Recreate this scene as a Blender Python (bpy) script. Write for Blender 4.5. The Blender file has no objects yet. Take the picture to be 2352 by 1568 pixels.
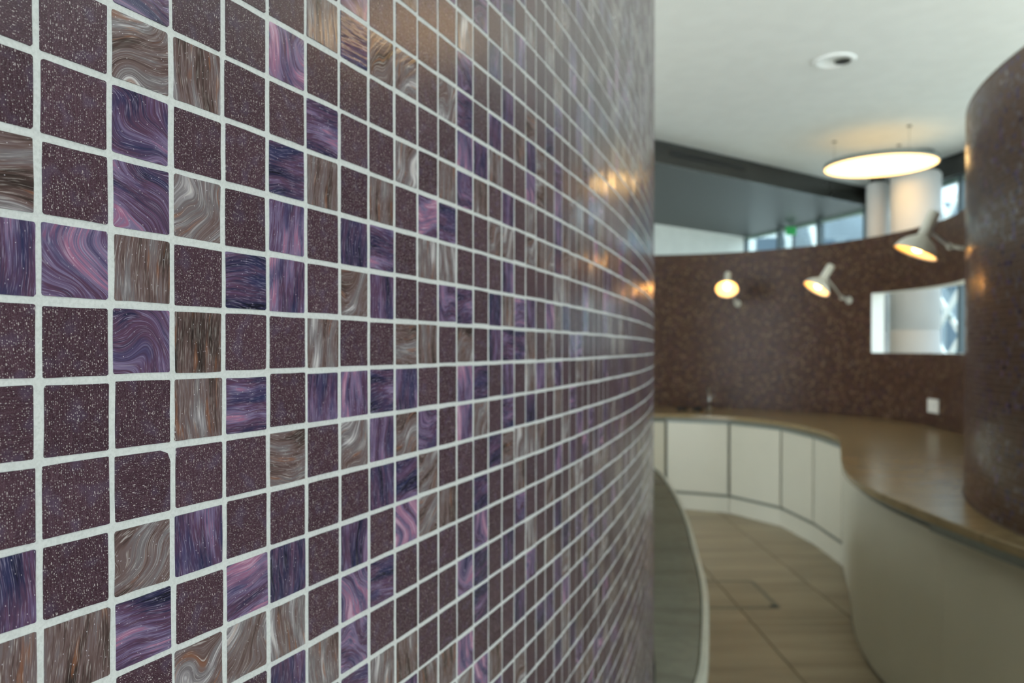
import bpy, math, random
import numpy as np
from mathutils import Matrix, Vector

SC = bpy.context.scene
COL = SC.collection
R = random.Random(7)
PI = math.pi

# ------------------------------------------------------------------ camera, sky, exposure
F_PX = 1764.5                      # focal length in pixels of the 2352 px wide frame
CAM_H = 1.54
cam = bpy.data.cameras.new('camera')
cam.sensor_width = 36.0
cam.lens = 36.0 * F_PX / 2352.0
cam.shift_y = 32.6 / 2352.0
cam.clip_start = 0.01
cam.clip_end = 300
cam.dof.use_dof = True
cam.dof.focus_distance = 0.235
cam.dof.aperture_fstop = 16.0
cam_o = bpy.data.objects.new('camera', cam)
COL.objects.link(cam_o)
cam_o.location = (0, 0, CAM_H)
cam_o.rotation_euler = (PI / 2 - 0.0094, 0, 0)
SC.camera = cam_o

world = bpy.data.worlds.new('overcast_sky')
SC.world = world
world.use_nodes = True
bg = world.node_tree.nodes['Background']
bg.inputs['Color'].default_value = (0.74, 0.88, 1.0, 1)
bg.inputs['Strength'].default_value = 3.0
sun = bpy.data.lights.new('sun', 'SUN')
sun.energy = 9.0
sun.angle = math.radians(3)
sun.color = (1.0, 0.97, 0.94)
sun_o = bpy.data.objects.new('sun', sun)
COL.objects.link(sun_o)
sun_o.rotation_euler = (math.radians(16), math.radians(-20), 0)

SC.view_settings.view_transform = 'Standard'
SC.view_settings.look = 'None'
SC.view_settings.gamma = 1.0
SC.view_settings.use_curve_mapping = False
SC.view_settings.exposure = 1.12
SC.cycles.max_bounces = 6
SC.cycles.adaptive_threshold = 0.02
SC.cycles.diffuse_bounces = 4
SC.cycles.glossy_bounces = 2
SC.cycles.transmission_bounces = 2
SC.cycles.transparent_max_bounces = 6
SC.cycles.caustics_reflective = False
SC.cycles.caustics_refractive = False


# ------------------------------------------------------------------ helpers
def lin(r, g, b):
    def f(c):
        c /= 255.0
        return c / 12.92 if c <= 0.04045 else ((c + 0.055) / 1.055) ** 2.4
    return (f(r), f(g), f(b), 1.0)


def obj(name, verts, faces, mat=None, parent=None, smooth=False):
    me = bpy.data.meshes.new(name)
    me.from_pydata([tuple(v) for v in verts], [], [tuple(f) for f in faces])
    if mat is not None:
        for m in (mat if isinstance(mat, (list, tuple)) else [mat]):
            me.materials.append(m)
    if smooth:
        me.polygons.foreach_set('use_smooth', [True] * len(me.polygons))
    me.update()
    o = bpy.data.objects.new(name, me)
    COL.objects.link(o)
    if parent is not None:
        o.parent = parent
        o.matrix_parent_inverse = parent.matrix_world.inverted()
    return o


def fix_normals(o):
    import bmesh
    bm = bmesh.new()
    bm.from_mesh(o.data)
    bmesh.ops.recalc_face_normals(bm, faces=bm.faces)
    bm.to_mesh(o.data)
    bm.free()
    return o


def bevel(o, w, seg=2, ang=35):
    m = o.modifiers.new('bevel', 'BEVEL')
    m.width = w
    m.segments = seg
    m.limit_method = 'ANGLE'
    m.angle_limit = math.radians(ang)
    return o


def empty(name, loc, label=None, cat=None, group=None):
    o = bpy.data.objects.new(name, None)
    COL.objects.link(o)
    o.location = loc
    o.empty_display_size = 0.05
    o.matrix_world = Matrix.Translation(loc)
    if label:
        tag(o, label, cat, group)
    return o


def tag(o, label, cat, group=None):
    o['label'] = label
    o['category'] = cat
    if group:
        o['group'] = group
    return o


def structure(o):
    o['kind'] = 'structure'
    return o


def box_vf(x0, x1, y0, y1, z0, z1):
    v = [(x0, y0, z0), (x1, y0, z0), (x1, y1, z0), (x0, y1, z0),
         (x0, y0, z1), (x1, y0, z1), (x1, y1, z1), (x0, y1, z1)]
    f = [(0, 3, 2, 1), (4, 5, 6, 7), (0, 1, 5, 4), (1, 2, 6, 5), (2, 3, 7, 6), (3, 0, 4, 7)]
    return v, f


def box(name, x0, x1, y0, y1, z0, z1, mat, parent=None):
    v, f = box_vf(x0, x1, y0, y1, z0, z1)
    return obj(name, v, f, mat, parent)


def prism(name, poly, z0, z1, mat, parent=None):
    """vertical prism over a plan polygon (counter-clockwise)"""
    a = sum(poly[i][0] * poly[(i + 1) % len(poly)][1] - poly[(i + 1) % len(poly)][0] * poly[i][1] for i in range(len(poly)))
    if a < 0:
        poly = poly[::-1]
    n = len(poly)
    v = [(x, y, z0) for x, y in poly] + [(x, y, z1) for x, y in poly]
    f = [tuple(range(n - 1, -1, -1)), tuple(range(n, 2 * n))]
    f += [(i, (i + 1) % n, n + (i + 1) % n, n + i) for i in range(n)]
    return obj(name, v, f, mat, parent)


def bar_vf(p, q, w, h, up=(0, 0, 1)):
    """square bar from p to q, w across, h along up"""
    p, q, up = Vector(p), Vector(q), Vector(up)
    d = (q - p).normalized()
    s = d.cross(up).normalized()
    u = s.cross(d).normalized()
    v = []
    for c in (p, q):
        for a, b in ((-1, -1), (1, -1), (1, 1), (-1, 1)):
            v.append(c + s * (a * w / 2) + u * (b * h / 2))
    f = [(3, 2, 1, 0), (4, 5, 6, 7), (0, 1, 5, 4), (1, 2, 6, 5), (2, 3, 7, 6), (3, 0, 4, 7)]
    return v, f


def bar(name, p, q, w, h, mat, parent=None, up=(0, 0, 1)):
    v, f = bar_vf(p, q, w, h, up)
    return obj(name, v, f, mat, parent)


def rod(name, pts, r, mat, parent=None, n=12, radii=None):
    """round tube through points, capped"""
    pts = [Vector(p) for p in pts]
    v, f = [], []
    up = Vector((0.13, 0.31, 0.94)).normalized()
    for i, p in enumerate(pts):
        d = (pts[min(i + 1, len(pts) - 1)] - pts[max(i - 1, 0)]).normalized()
        s = d.cross(up).normalized()
        u = s.cross(d)
        rr = radii[i] if radii else r
        for k in range(n):
            a = 2 * PI * k / n
            v.append(p + s * (math.cos(a) * rr) + u * (math.sin(a) * rr))
    for i in range(len(pts) - 1):
        for k in range(n):
            k2 = (k + 1) % n
            f.append((i * n + k, i * n + k2, (i + 1) * n + k2, (i + 1) * n + k))
    f.append(tuple(range(n - 1, -1, -1)))
    b = (len(pts) - 1) * n
    f.append(tuple(range(b, b + n)))
    return fix_normals(obj(name, v, f, mat, parent, smooth=True))


def lathe(name, prof, mat, parent=None, n=40, origin=(0, 0, 0), axis=(0, 0, 1), smooth=True):
    """prof: list of (radius, distance along axis); open ends are closed where radius is 0"""
    ax = Vector(axis).normalized()
    q = Vector((0, 0, 1)).rotation_difference(ax)
    o = Vector(origin)
    v, f = [], []
    for r, h in prof:
        for k in range(n):
            a = 2 * PI * k / n
            v.append(o + q @ Vector((r * math.cos(a), r * math.sin(a), h)))
    for i in range(len(prof) - 1):
        for k in range(n):
            k2 = (k + 1) % n
            f.append((i * n + k, i * n + k2, (i + 1) * n + k2, (i + 1) * n + k))
    ob = obj(name, v, f, mat, parent, smooth=smooth)
    import bmesh
    bm = bmesh.new()
    bm.from_mesh(ob.data)
    bmesh.ops.remove_doubles(bm, verts=bm.verts, dist=1e-6)
    bmesh.ops.recalc_face_normals(bm, faces=bm.faces)
    bm.to_mesh(ob.data)
    bm.free()
    return ob


def catmull(pts, per=8):
    P = [Vector((p[0], p[1])) for p in pts]
    P = [2 * P[0] - P[1]] + P + [2 * P[-1] - P[-2]]
    out = []
    for i in range(1, len(P) - 2):
        for k in range(per):
            t = k / per
            a, b, c, d = P[i - 1], P[i], P[i + 1], P[i + 2]
            out.append(0.5 * ((2 * b) + (c - a) * t + (2 * a - 5 * b + 4 * c - d) * t * t + (3 * b - a - 3 * c + d) * t ** 3))
    out.append(P[-2])
    return [(p.x, p.y) for p in out]


def resample(pts, n):
    P = np.array(pts, float)
    s = np.concatenate([[0], np.cumsum(np.hypot(*np.diff(P, axis=0).T))])
    t = np.linspace(0, s[-1], n)
    return list(zip(np.interp(t, s, P[:, 0]), np.interp(t, s, P[:, 1])))


def offset(pts, d):
    """offset to the right of the walking direction by d"""
    P = np.array(pts, float)
    T = np.gradient(P, axis=0)
    T /= np.hypot(T[:, 0], T[:, 1])[:, None]
    N = np.stack([T[:, 1], -T[:, 0]], 1)
    return [tuple(p) for p in P + N * d]


def ribbon(name, front, back, z0, z1, mat, parent=None, smooth=False):
    """solid slab between two plan polylines of equal length"""
    n = len(front)
    v = [(x, y, z0) for x, y in front] + [(x, y, z0) for x, y in back]
    v += [(x, y, z1) for x, y in front] + [(x, y, z1) for x, y in back]
    f = []
    for i in range(n - 1):
        j = i + 1
        f += [(i, n + i, n + j, j), (2 * n + i, 2 * n + j, 3 * n + j, 3 * n + i),
              (i, j, 2 * n + j, 2 * n + i), (n + i, 3 * n + i, 3 * n + j, n + j)]
    f += [(0, 2 * n, 3 * n, n), (n - 1, 2 * n - 1, 4 * n - 1, 3 * n - 1)]
    return fix_normals(obj(name, v, f, mat, parent, smooth))


# ------------------------------------------------------------------ materials
class NT:
    """small node-tree writer"""
    def __init__(self, name):
        self.m = bpy.data.materials.new(name)
        self.m.use_nodes = True
        self.t = self.m.node_tree
        self.p = self.t.nodes['Principled BSDF']

    def n(self, typ, **kw):
        nd = self.t.nodes.new(typ)
        for k, v in kw.items():
            setattr(nd, k, v)
        return nd

    def put(self, sock, val):
        if hasattr(val, 'is_output') or hasattr(val, 'links'):
            self.t.links.new(val, sock)
        elif val is not None:
            sock.default_value = val

    def math(self, op, a, b=None, c=None, clamp=False):
        nd = self.n('ShaderNodeMath', operation=op)
        nd.use_clamp = clamp
        self.put(nd.inputs[0], a)
        if b is not None:
            self.put(nd.inputs[1], b)
        if c is not None:
            self.put(nd.inputs[2], c)
        return nd.outputs[0]

    def vmath(self, op, a, b=None):
        nd = self.n('ShaderNodeVectorMath', operation=op)
        self.put(nd.inputs[0], a)
        if b is not None:
            self.put(nd.inputs[1], b)
        return nd.outputs[0]

    def mix(self, fac, a, b):
        nd = self.n('ShaderNodeMix', data_type='RGBA')
        self.put(nd.inputs[0], fac)
        self.put(nd.inputs[6], a)
        self.put(nd.inputs[7], b)
        return nd.outputs[2]

    def comb(self, x, y, z):
        nd = self.n('ShaderNodeCombineXYZ')
        for i, v in enumerate((x, y, z)):
            self.put(nd.inputs[i], v)
        return nd.outputs[0]

    def flat(self, x, y, z):
        """2D texture place, shifted per tile by z"""
        return self.comb(self.math('MULTIPLY_ADD', z, 1.37, x), self.math('MULTIPLY_ADD', z, 2.11, y), 0.0)

    def noise(self, vec, scale, detail=3, rough=0.55, dist=0.0, dim='3D'):
        nd = self.n('ShaderNodeTexNoise')
        nd.noise_dimensions = dim
        self.put(nd.inputs['Vector'], vec)
        nd.inputs['Scale'].default_value = scale
        nd.inputs['Detail'].default_value = detail
        nd.inputs['Roughness'].default_value = rough
        nd.inputs['Distortion'].default_value = dist
        return nd.outputs['Fac'], nd.outputs['Color']

    def ramp(self, fac, stops, interp='LINEAR'):
        nd = self.n('ShaderNodeValToRGB')
        nd.color_ramp.interpolation = interp
        e = nd.color_ramp.elements
        while len(e) > 1:
            e.remove(e[-1])
        e[0].position, e[0].color = stops[0]
        for p, c in stops[1:]:
            x = e.new(p)
            x.color = c
        self.put(nd.inputs[0], fac)
        return nd.outputs[0]

    def step(self, v, lo, hi):
        nd = self.n('ShaderNodeMapRange')
        nd.interpolation_type = 'SMOOTHSTEP'
        self.put(nd.inputs[0], v)
        nd.inputs[1].default_value = lo
        nd.inputs[2].default_value = hi
        return nd.outputs[0]

    def bump(self, h, strength, dist):
        nd = self.n('ShaderNodeBump')
        nd.inputs['Strength'].default_value = strength
        nd.inputs['Distance'].default_value = dist
        self.put(nd.inputs['Height'], h)
        self.t.links.new(nd.outputs[0], self.p.inputs['Normal'])

    def base(self, c, rough=0.5, metal=0.0, spec=0.5):
        self.put(self.p.inputs['Base Color'], c)
        self.put(self.p.inputs['Roughness'], rough)
        self.p.inputs['Metallic'].default_value = metal
        self.p.inputs['Specular IOR Level'].default_value = spec
        return self.m


def plain(name, rgb, rough=0.5, metal=0.0, spec=0.5, grain=0.06, scale=30.0, bump=0.0):
    """plain paint or metal with a little uneven tone"""
    t = NT(name)
    c = lin(*rgb)
    tc = t.n('ShaderNodeTexCoord').outputs['Object']
    f, _ = t.noise(tc, scale, 1)
    lo = tuple(x * (1 - grain) for x in c[:3]) + (1,)
    hi = tuple(min(1, x * (1 + grain)) for x in c[:3]) + (1,)
    if bump:
        t.bump(f, bump, 0.002)
    return t.base(t.mix(t.step(f, 0.3, 0.7), lo, hi), rough, metal, spec)


def emit(name, rgb, strength, base=None):
    t = NT(name)
    t.p.inputs['Emission Color'].default_value = lin(*rgb)
    t.p.inputs['Emission Strength'].default_value = strength
    t.base(lin(*(base or rgb)), 0.4)
    return t.m


def tile_inputs(t):
    """seed, angle, tone, swirl per tile (object colour for single tiles, face attributes for the field)"""
    oi = t.n('ShaderNodeObjectInfo')
    sep = t.n('ShaderNodeSeparateColor')
    t.t.links.new(oi.outputs['Color'], sep.inputs[0])
    out = []
    for nm, sk in (('seed', sep.outputs[0]), ('angle', sep.outputs[1]), ('tone', sep.outputs[2]), ('swirl', oi.outputs['Alpha'])):
        at = t.n('ShaderNodeAttribute')
        at.attribute_name = nm
        out.append(t.math('ADD', sk, at.outputs['Fac']))
    uv = t.n('ShaderNodeUVMap').outputs[0]
    sx = t.n('ShaderNodeSeparateXYZ')
    t.t.links.new(uv, sx.inputs[0])
    a = t.math('MULTIPLY', out[1], PI)
    ca, sa = t.math('COSINE', a), t.math('SINE', a)
    x, y = sx.outputs[0], sx.outputs[1]
    xr = t.math('ADD', t.math('MULTIPLY', x, ca), t.math('MULTIPLY', y, sa))
    yr = t.math('SUBTRACT', t.math('MULTIPLY', y, ca), t.math('MULTIPLY', x, sa))
    z = t.math('MULTIPLY', out[0], 61.7)
    return out, xr, yr, z


def mat_dark(name, c1, c2, c3, c4):
    t = NT(name)
    (seed, ang, tone, swirl), x, y, z = tile_inputs(t)
    # seeds and bubbles in the glass, their highlights painted pale: fine specks plus longer drawn-out ones
    v1 = t.n('ShaderNodeTexVoronoi', voronoi_dimensions='2D')
    v1.inputs['Scale'].default_value = 34
    t.put(v1.inputs['Vector'], t.flat(x, t.math('MULTIPLY', y, 0.75), z))
    s1 = t.n('ShaderNodeSeparateColor')
    t.t.links.new(v1.outputs['Color'], s1.inputs[0])
    sp1 = t.math('MULTIPLY', t.step(v1.outputs['Distance'], 0.30, 0.12), t.step(s1.outputs[0], 0.42, 1.0))
    v2 = t.n('ShaderNodeTexVoronoi', voronoi_dimensions='2D')
    v2.inputs['Scale'].default_value = 15
    t.put(v2.inputs['Vector'], t.flat(x, t.math('MULTIPLY', y, 0.38), t.math('ADD', z, 3.3)))
    s2 = t.n('ShaderNodeSeparateColor')
    t.t.links.new(v2.outputs['Color'], s2.inputs[0])
    ring = t.math('SUBTRACT', t.step(v2.outputs['Distance'], 0.13, 0.08), t.math('MULTIPLY', t.step(v2.outputs['Distance'], 0.08, 0.02), 0.45))
    sp2 = t.math('MULTIPLY', ring, t.step(s2.outputs[1], 0.66, 0.9))
    # faint drawn streaks and cloudy bloom
    st, _ = t.noise(t.flat(t.math('MULTIPLY', x, 38), t.math('MULTIPLY', y, 3.5), z), 1.0, 2, 0.7, 0.0, '2D')
    bl, _ = t.noise(t.flat(x, y, t.math('ADD', z, 9.1)), 3.2, 1, 0.5, 0.0, '2D')
    fine, _ = t.noise(t.flat(x, y, t.math('ADD', z, 4.7)), 55, 1, 0.6, 0.0, '2D')
    base = t.mix(t.step(st, 0.35, 0.75), lin(*c1), lin(*c2))
    base = t.mix(t.math('MULTIPLY', t.step(bl, 0.5, 0.8), 0.5), base, lin(*c3))
    base = t.mix(t.math('MULTIPLY', t.step(fine, 0.5, 0.72), 0.45), base, lin(*c4))
    tn = t.math('MULTIPLY_ADD', tone, 0.5, 0.72)
    mul = t.n('ShaderNodeMix', data_type='RGBA', blend_type='MULTIPLY')
    mul.inputs[0].default_value = 1.0
    t.put(mul.inputs[6], base)
    t.put(mul.inputs[7], t.comb(tn, tn, tn))
    specks = t.math('MAXIMUM', t.math('MULTIPLY', sp1, 0.8), sp2, clamp=True)
    colr = t.mix(t.math('MULTIPLY', specks, 0.85), mul.outputs[2], lin(190, 180, 178))
    h = t.math('MULTIPLY', sp1, -1.0)
    t.bump(h, 0.5, 0.0003)
    return t.base(colr, t.math('MULTIPLY_ADD', fine, 0.14, 0.16), 0, 0.5)


def mat_swirl(name, stops, streak, accent, fx, fy, lo, hi, amt):
    t = NT(name)
    (seed, ang, tone, swirl), x, y, z = tile_inputs(t)
    _, w1 = t.noise(t.flat(x, y, z), 1.05, 0.5, 0.4, 0.0, '2D')
    wv = t.n('ShaderNodeSeparateColor')
    t.t.links.new(w1, wv.inputs[0])
    sw = t.math('MULTIPLY', swirl, 1.7)
    xw = t.math('ADD', x, t.math('MULTIPLY', t.math('SUBTRACT', wv.outputs[0], 0.5), sw))
    yw = t.math('ADD', y, t.math('MULTIPLY', t.math('SUBTRACT', wv.outputs[1], 0.5), sw))
    a, _ = t.noise(t.flat(t.math('MULTIPLY', xw, 2.7), t.math('MULTIPLY', yw, 0.5), z), 1.0, 2, 0.55, 0.0, '2D')
    b, _ = t.noise(t.flat(t.math('MULTIPLY', xw, 26), t.math('MULTIPLY', yw, 1.3), z), 1.0, 2, 0.6, 0.0, '2D')
    v = t.math('ADD', t.math('MULTIPLY', t.math('SUBTRACT', a, 0.5), 1.2), t.math('MULTIPLY', t.math('SUBTRACT', b, 0.5), 0.6))
    v = t.math('ADD', v, t.math('MULTIPLY_ADD', t.math('SUBTRACT', tone, 0.5), 0.55, 0.5), clamp=True)
    colr = t.ramp(v, stops)
    ac, _ = t.noise(t.flat(t.math('MULTIPLY', xw, fx), t.math('MULTIPLY', yw, fy), t.math('ADD', z, 17)), 1.0, 2, 0.6, 0.0, '2D')
    colr = t.mix(t.math('MULTIPLY', t.step(ac, lo, hi), amt), colr, accent)
    # fine pale threads and pin-prick bubbles
    th, _ = t.noise(t.flat(t.math('MULTIPLY', xw, 70), t.math('MULTIPLY', yw, 2.5), t.math('ADD', z, 5)), 1.0, 2, 0.7, 0.0, '2D')
    colr = t.mix(t.math('MULTIPLY', t.step(th, 0.56, 0.74), 0.6), colr, streak)
    v1 = t.n('ShaderNodeTexVoronoi', voronoi_dimensions='2D')
    v1.inputs['Scale'].default_value = 26
    t.put(v1.inputs['Vector'], t.flat(x, t.math('MULTIPLY', y, 0.6), z))
    s1 = t.n('ShaderNodeSeparateColor')
    t.t.links.new(v1.outputs['Color'], s1.inputs[0])
    sp = t.math('MULTIPLY', t.step(v1.outputs['Distance'], 0.2, 0.08), t.step(s1.outputs[0], 0.92, 0.99))
    colr = t.mix(t.math('MULTIPLY', sp, 0.8), colr, lin(205, 198, 205))
    lb, _ = t.noise(t.flat(t.math('MULTIPLY', x, 9), t.math('MULTIPLY', y, 1.5), z), 1.0, 1, 0.5, 0.0, '2D')
    t.bump(lb, 0.25, 0.0003)
    return t.base(colr, 0.13, 0, 0.5)


M_D = mat_dark('mosaic_dark_plum_glass', (58, 39, 47), (78, 57, 66), (80, 68, 88), (104, 88, 98))
M_DB = mat_dark('mosaic_dark_lamp_warmed_glass', (82, 58, 48), (106, 80, 66), (102, 80, 72), (122, 98, 86))  # browner copy of the plum glass, warm lamplight put into its colour
M_P = mat_swirl('mosaic_purple_glass', [
    (0.08, lin(26, 27, 42)), (0.26, lin(46, 43, 68)), (0.38, lin(68, 54, 76)), (0.48, lin(82, 56, 76)),
    (0.58, lin(88, 70, 98)), (0.70, lin(114, 102, 130)), (0.82, lin(142, 92, 118)), (0.95, lin(176, 142, 162))], lin(158, 150, 172), lin(48, 52, 84), 2.4, 0.8, 0.50, 0.70, 0.62)
M_B = mat_swirl('mosaic_brown_glass', [
    (0.06, lin(44, 36, 34)), (0.26, lin(68, 55, 52)), (0.40, lin(92, 74, 72)), (0.52, lin(104, 89, 89)),
    (0.64, lin(104, 97, 99)), (0.76, lin(134, 128, 131)), (0.90, lin(190, 185, 184))], lin(186, 178, 174), lin(128, 84, 60), 7, 0.9, 0.60, 0.74, 0.6)


def mat_grout(name, rgb):
    t = NT(name)
    tc = t.n('ShaderNodeTexCoord').outputs['Object']
    f, _ = t.noise(tc, 900, 2, 0.7)
    g, _ = t.noise(tc, 120, 1)
    c = lin(*rgb)
    d = tuple(x * 0.86 for x in c[:3]) + (1,)
    col = t.mix(t.step(f, 0.3, 0.62), d, c)
    col = t.mix(t.math('MULTIPLY', t.step(g, 0.5, 0.75), 0.25), col, tuple(x * 0.8 for x in c[:3]) + (1,))
    t.bump(f, 0.5, 0.0003)
    return t.base(col, 0.92, 0, 0.2)


M_GROUT = mat_grout('pale_cement_grout', (198, 200, 197))
M_GROUT_IN = mat_grout('brown_grey_grout', (112, 94, 84))


def mat_far_mosaic():
    """the same mosaic where single tiles are too small to pick apart: grid from UV in tile pitches"""
    t = NT('mosaic_far_wall')
    uv = t.n('ShaderNodeUVMap').outputs[0]
    cell = t.vmath('FLOOR', uv)
    wn = t.n('ShaderNodeTexWhiteNoise')
    t.put(wn.inputs['Vector'], cell)
    fr = t.vmath('FRACTION', uv)
    s = t.n('ShaderNodeSeparateXYZ')
    t.t.links.new(fr, s.inputs[0])
    e = [t.math('ABSOLUTE', t.math('SUBTRACT', s.outputs[i], 0.5)) for i in (0, 1)]
    g = t.step(t.math('MAXIMUM', e[0], e[1]), 0.44, 0.46)
    colr = t.ramp(wn.outputs['Value'], [
        (0.0, lin(70, 47, 35)), (0.28, lin(80, 55, 40)), (0.52, lin(62, 41, 32)), (0.68, lin(72, 47, 54)), (0.74, lin(52, 40, 50)),
        (0.79, lin(94, 63, 58)), (0.84, lin(94, 73, 55)), (0.93, lin(114, 93, 72))], 'CONSTANT')  # tile colours browned, warmth of the lamps painted in
    colr = t.mix(g, colr, lin(100, 82, 68))
    nrm = t.n('ShaderNodeNewGeometry').outputs['Normal']
    off = t.vmath('MULTIPLY', t.vmath('SUBTRACT', wn.outputs['Color'], (0.5, 0.5, 0.5)), (0.06, 0.06, 0.06))
    nn = t.vmath('NORMALIZE', t.vmath('ADD', nrm, off))
    t.t.links.new(nn, t.p.inputs['Normal'])
    return t.base(colr, t.math('MULTIPLY_ADD', g, 0.6, 0.36), 0, 0.2)


M_FAR = mat_far_mosaic()


def mat_stone(name, k):
    t = NT(name)
    tc = t.n('ShaderNodeTexCoord').outputs['Object']
    sp = t.n('ShaderNodeSeparateXYZ')
    t.t.links.new(tc, sp.inputs[0])
    a, _ = t.noise(t.comb(t.math('MULTIPLY', sp.outputs[0], 1.2), t.math('MULTIPLY', sp.outputs[1], 5.0), sp.outputs[2]), 1.0, 5, 0.6, 0.6)
    b, _ = t.noise(tc, 45, 3)
    c = t.ramp(a, [(0.25, lin(*k[0])), (0.45, lin(*k[1])), (0.6, lin(*k[2])), (0.75, lin(*k[3]))])
    c = t.mix(t.math('MULTIPLY', t.step(b, 0.45, 0.7), 0.2), c, lin(*k[4]))
    return t.base(c, 0.24, 0, 0.5)


M_STONE = mat_stone('honed_tan_stone', [(116, 100, 72), (148, 128, 94), (134, 116, 84), (166, 146, 112), (106, 92, 68)])
M_STONE2 = mat_stone('honed_stone_greyed_sheen', [(100, 98, 82), (128, 126, 108), (114, 112, 96), (146, 144, 126), (92, 90, 76)])  # grey copy of the tan stone, reflected light put into its colour


def mat_floor():
    t = NT('streaked_stone_floor_tile')
    tc = t.n('ShaderNodeTexCoord').outputs['Object']
    oi = t.n('ShaderNodeObjectInfo')
    sp = t.n('ShaderNodeSeparateXYZ')
    t.t.links.new(tc, sp.inputs[0])
    rz = t.math('MULTIPLY', oi.outputs['Random'], 33.0)
    a, _ = t.noise(t.comb(t.math('MULTIPLY', sp.outputs[0], 0.9), t.math('MULTIPLY', sp.outputs[1], 7.0), rz), 1.0, 5, 0.6, 0.3)
    c = t.ramp(a, [(0.25, lin(128, 115, 94)), (0.5, lin(150, 136, 112)), (0.75, lin(168, 154, 128))])
    return t.base(c, 0.45, 0, 0.4)


M_FLOOR = mat_floor()
M_HALL = plain('pale_stone_hall_floor', (176, 168, 150), 0.5, 0, 0.4, 0.05, 2)
M_JOINT = plain('dark_floor_joint', (96, 88, 72), 0.9, 0, 0.2)
M_CEIL = plain('white_ceiling_paint', (240, 242, 241), 0.9, 0, 0.2, 0.015, 6)
M_WHITE = plain('white_wall_paint', (244, 245, 238), 0.85, 0, 0.2, 0.02, 6)
M_REAR = plain('dark_sky_blocker_finish', (74, 58, 52), 0.6, 0, 0.3, 0.05, 8)  # dark finish for the unseen blocker added behind the camera
M_CAB = plain('white_cabinet_lacquer', (196, 190, 170), 0.35, 0, 0.5, 0.01, 5)
M_CHAN = plain('grey_aluminium_channel', (112, 116, 108), 0.4, 0.15, 0.5, 0.03)
M_GAP = plain('grey_joint_strip', (112, 112, 100), 0.6, 0, 0.4, 0.03)
M_DARKP = plain('dark_bulkhead_paint', (34, 38, 39), 0.45, 0, 0.5, 0.02, 8)
M_FASC = plain('dark_fascia_lacquer', (50, 50, 47), 0.24, 0, 0.5, 0.03, 8)
M_BLACK = plain('black_plastic', (22, 22, 22), 0.6)
M_STEEL = plain('brushed_steel', (172, 172, 166), 0.3, 0.9)
M_COLUMN = plain('white_column_plaster', (200, 200, 199), 0.6, 0, 0.3, 0.015, 4)
M_LAMP = plain('grey_enamel', (214, 212, 198), 0.4, 0, 0.5, 0.02)
M_LAMP_IN = plain('white_enamel_inside_shade', (238, 226, 196), 0.5, 0, 0.5, 0.02)
M_SOCKET = plain('white_plastic', (232, 228, 216), 0.4)
M_FRAME = plain('grey_window_frame', (96, 108, 112), 0.4, 0.3)
M_HEAD = plain('pale_green_header_panel', (160, 184, 174), 0.4, 0, 0.5)
M_TRUSS = plain('white_painted_steel', (226, 232, 228), 0.5)
M_BLDG = plain('blue_grey_cladding', (112, 126, 134), 0.6, 0, 0.3, 0.15, 0.8)
M_PAVE = plain('pale_paving', (186, 190, 184), 0.85, 0, 0.2, 0.05, 1.5)
M_BULB = emit('warm_bulb_glow', (255, 186, 96), 18.0)
M_DISC = emit('warm_lamp_diffuser', (255, 200, 118), 1.9, (240, 230, 210))
M_DISC_UP = emit('dim_warm_upper_diffuser', (255, 214, 142), 0.18, (240, 230, 210))
M_EXIT = emit('green_lit_sign', (50, 150, 80), 0.22)
M_RIM = plain('grey_green_lamp_rim', (120, 130, 126), 0.5)


def mat_glass():
    t = NT('dimmed_window_glass')
    tr = t.n('ShaderNodeBsdfTransparent')
    tr.inputs[0].default_value = (0.57, 0.61, 0.62, 1)  # grey tint added to cut the daylight through the panes
    gl = t.n('ShaderNodeBsdfGlossy')
    gl.inputs['Roughness'].default_value = 0.02
    mx = t.n('ShaderNodeMixShader')
    mx.inputs[0].default_value = 0.07
    t.t.links.new(tr.outputs[0], mx.inputs[1])
    t.t.links.new(gl.outputs[0], mx.inputs[2])
    out = [n for n in t.t.nodes if n.type == 'OUTPUT_MATERIAL'][0]
    t.t.links.new(mx.outputs[0], out.inputs[0])
    return t.m


M_GLASS = mat_glass()

# ------------------------------------------------------------------ plan geometry
PITCH = 0.022
WALL_TOP = 2.57
CEIL_Z = 3.80
SOFFIT_Z = 3.56

# the near mosaic wall: plan curve as it bends away, in tile pitches u (u = 0 is one upright joint)
U0, U1, UM = -70, 175, 20


def near_theta(u):
    if u <= 62:
        return 0.43510 - 0.0045301 * u + 1.239e-5 * u * u / 2
    t62 = 0.43510 - 0.0045301 * 62 + 1.239e-5 * 62 * 62 / 2
    return t62 - 0.0085 * (u - 62)


_us = np.arange(U0 * UM, U1 * UM + 1) / UM
_th = np.array([near_theta(u) for u in _us])
_mid = np.array([near_theta(u) for u in (_us[:-1] + 0.5 / UM)])
_X = np.concatenate([[0], np.cumsum(np.sin(_mid) / UM)])
_Y = np.concatenate([[0], np.cumsum(np.cos(_mid) / UM)])
_i0 = -U0 * UM
_X = (_X - _X[_i0] - 5.78942) * PITCH
_Y = (_Y - _Y[_i0] + 9.38842) * PITCH


def near_at(u):
    """point on the tile face, outward normal angle"""
    return float(np.interp(u, _us, _X)), float(np.interp(u, _us, _Y)), near_theta(u)


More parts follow.
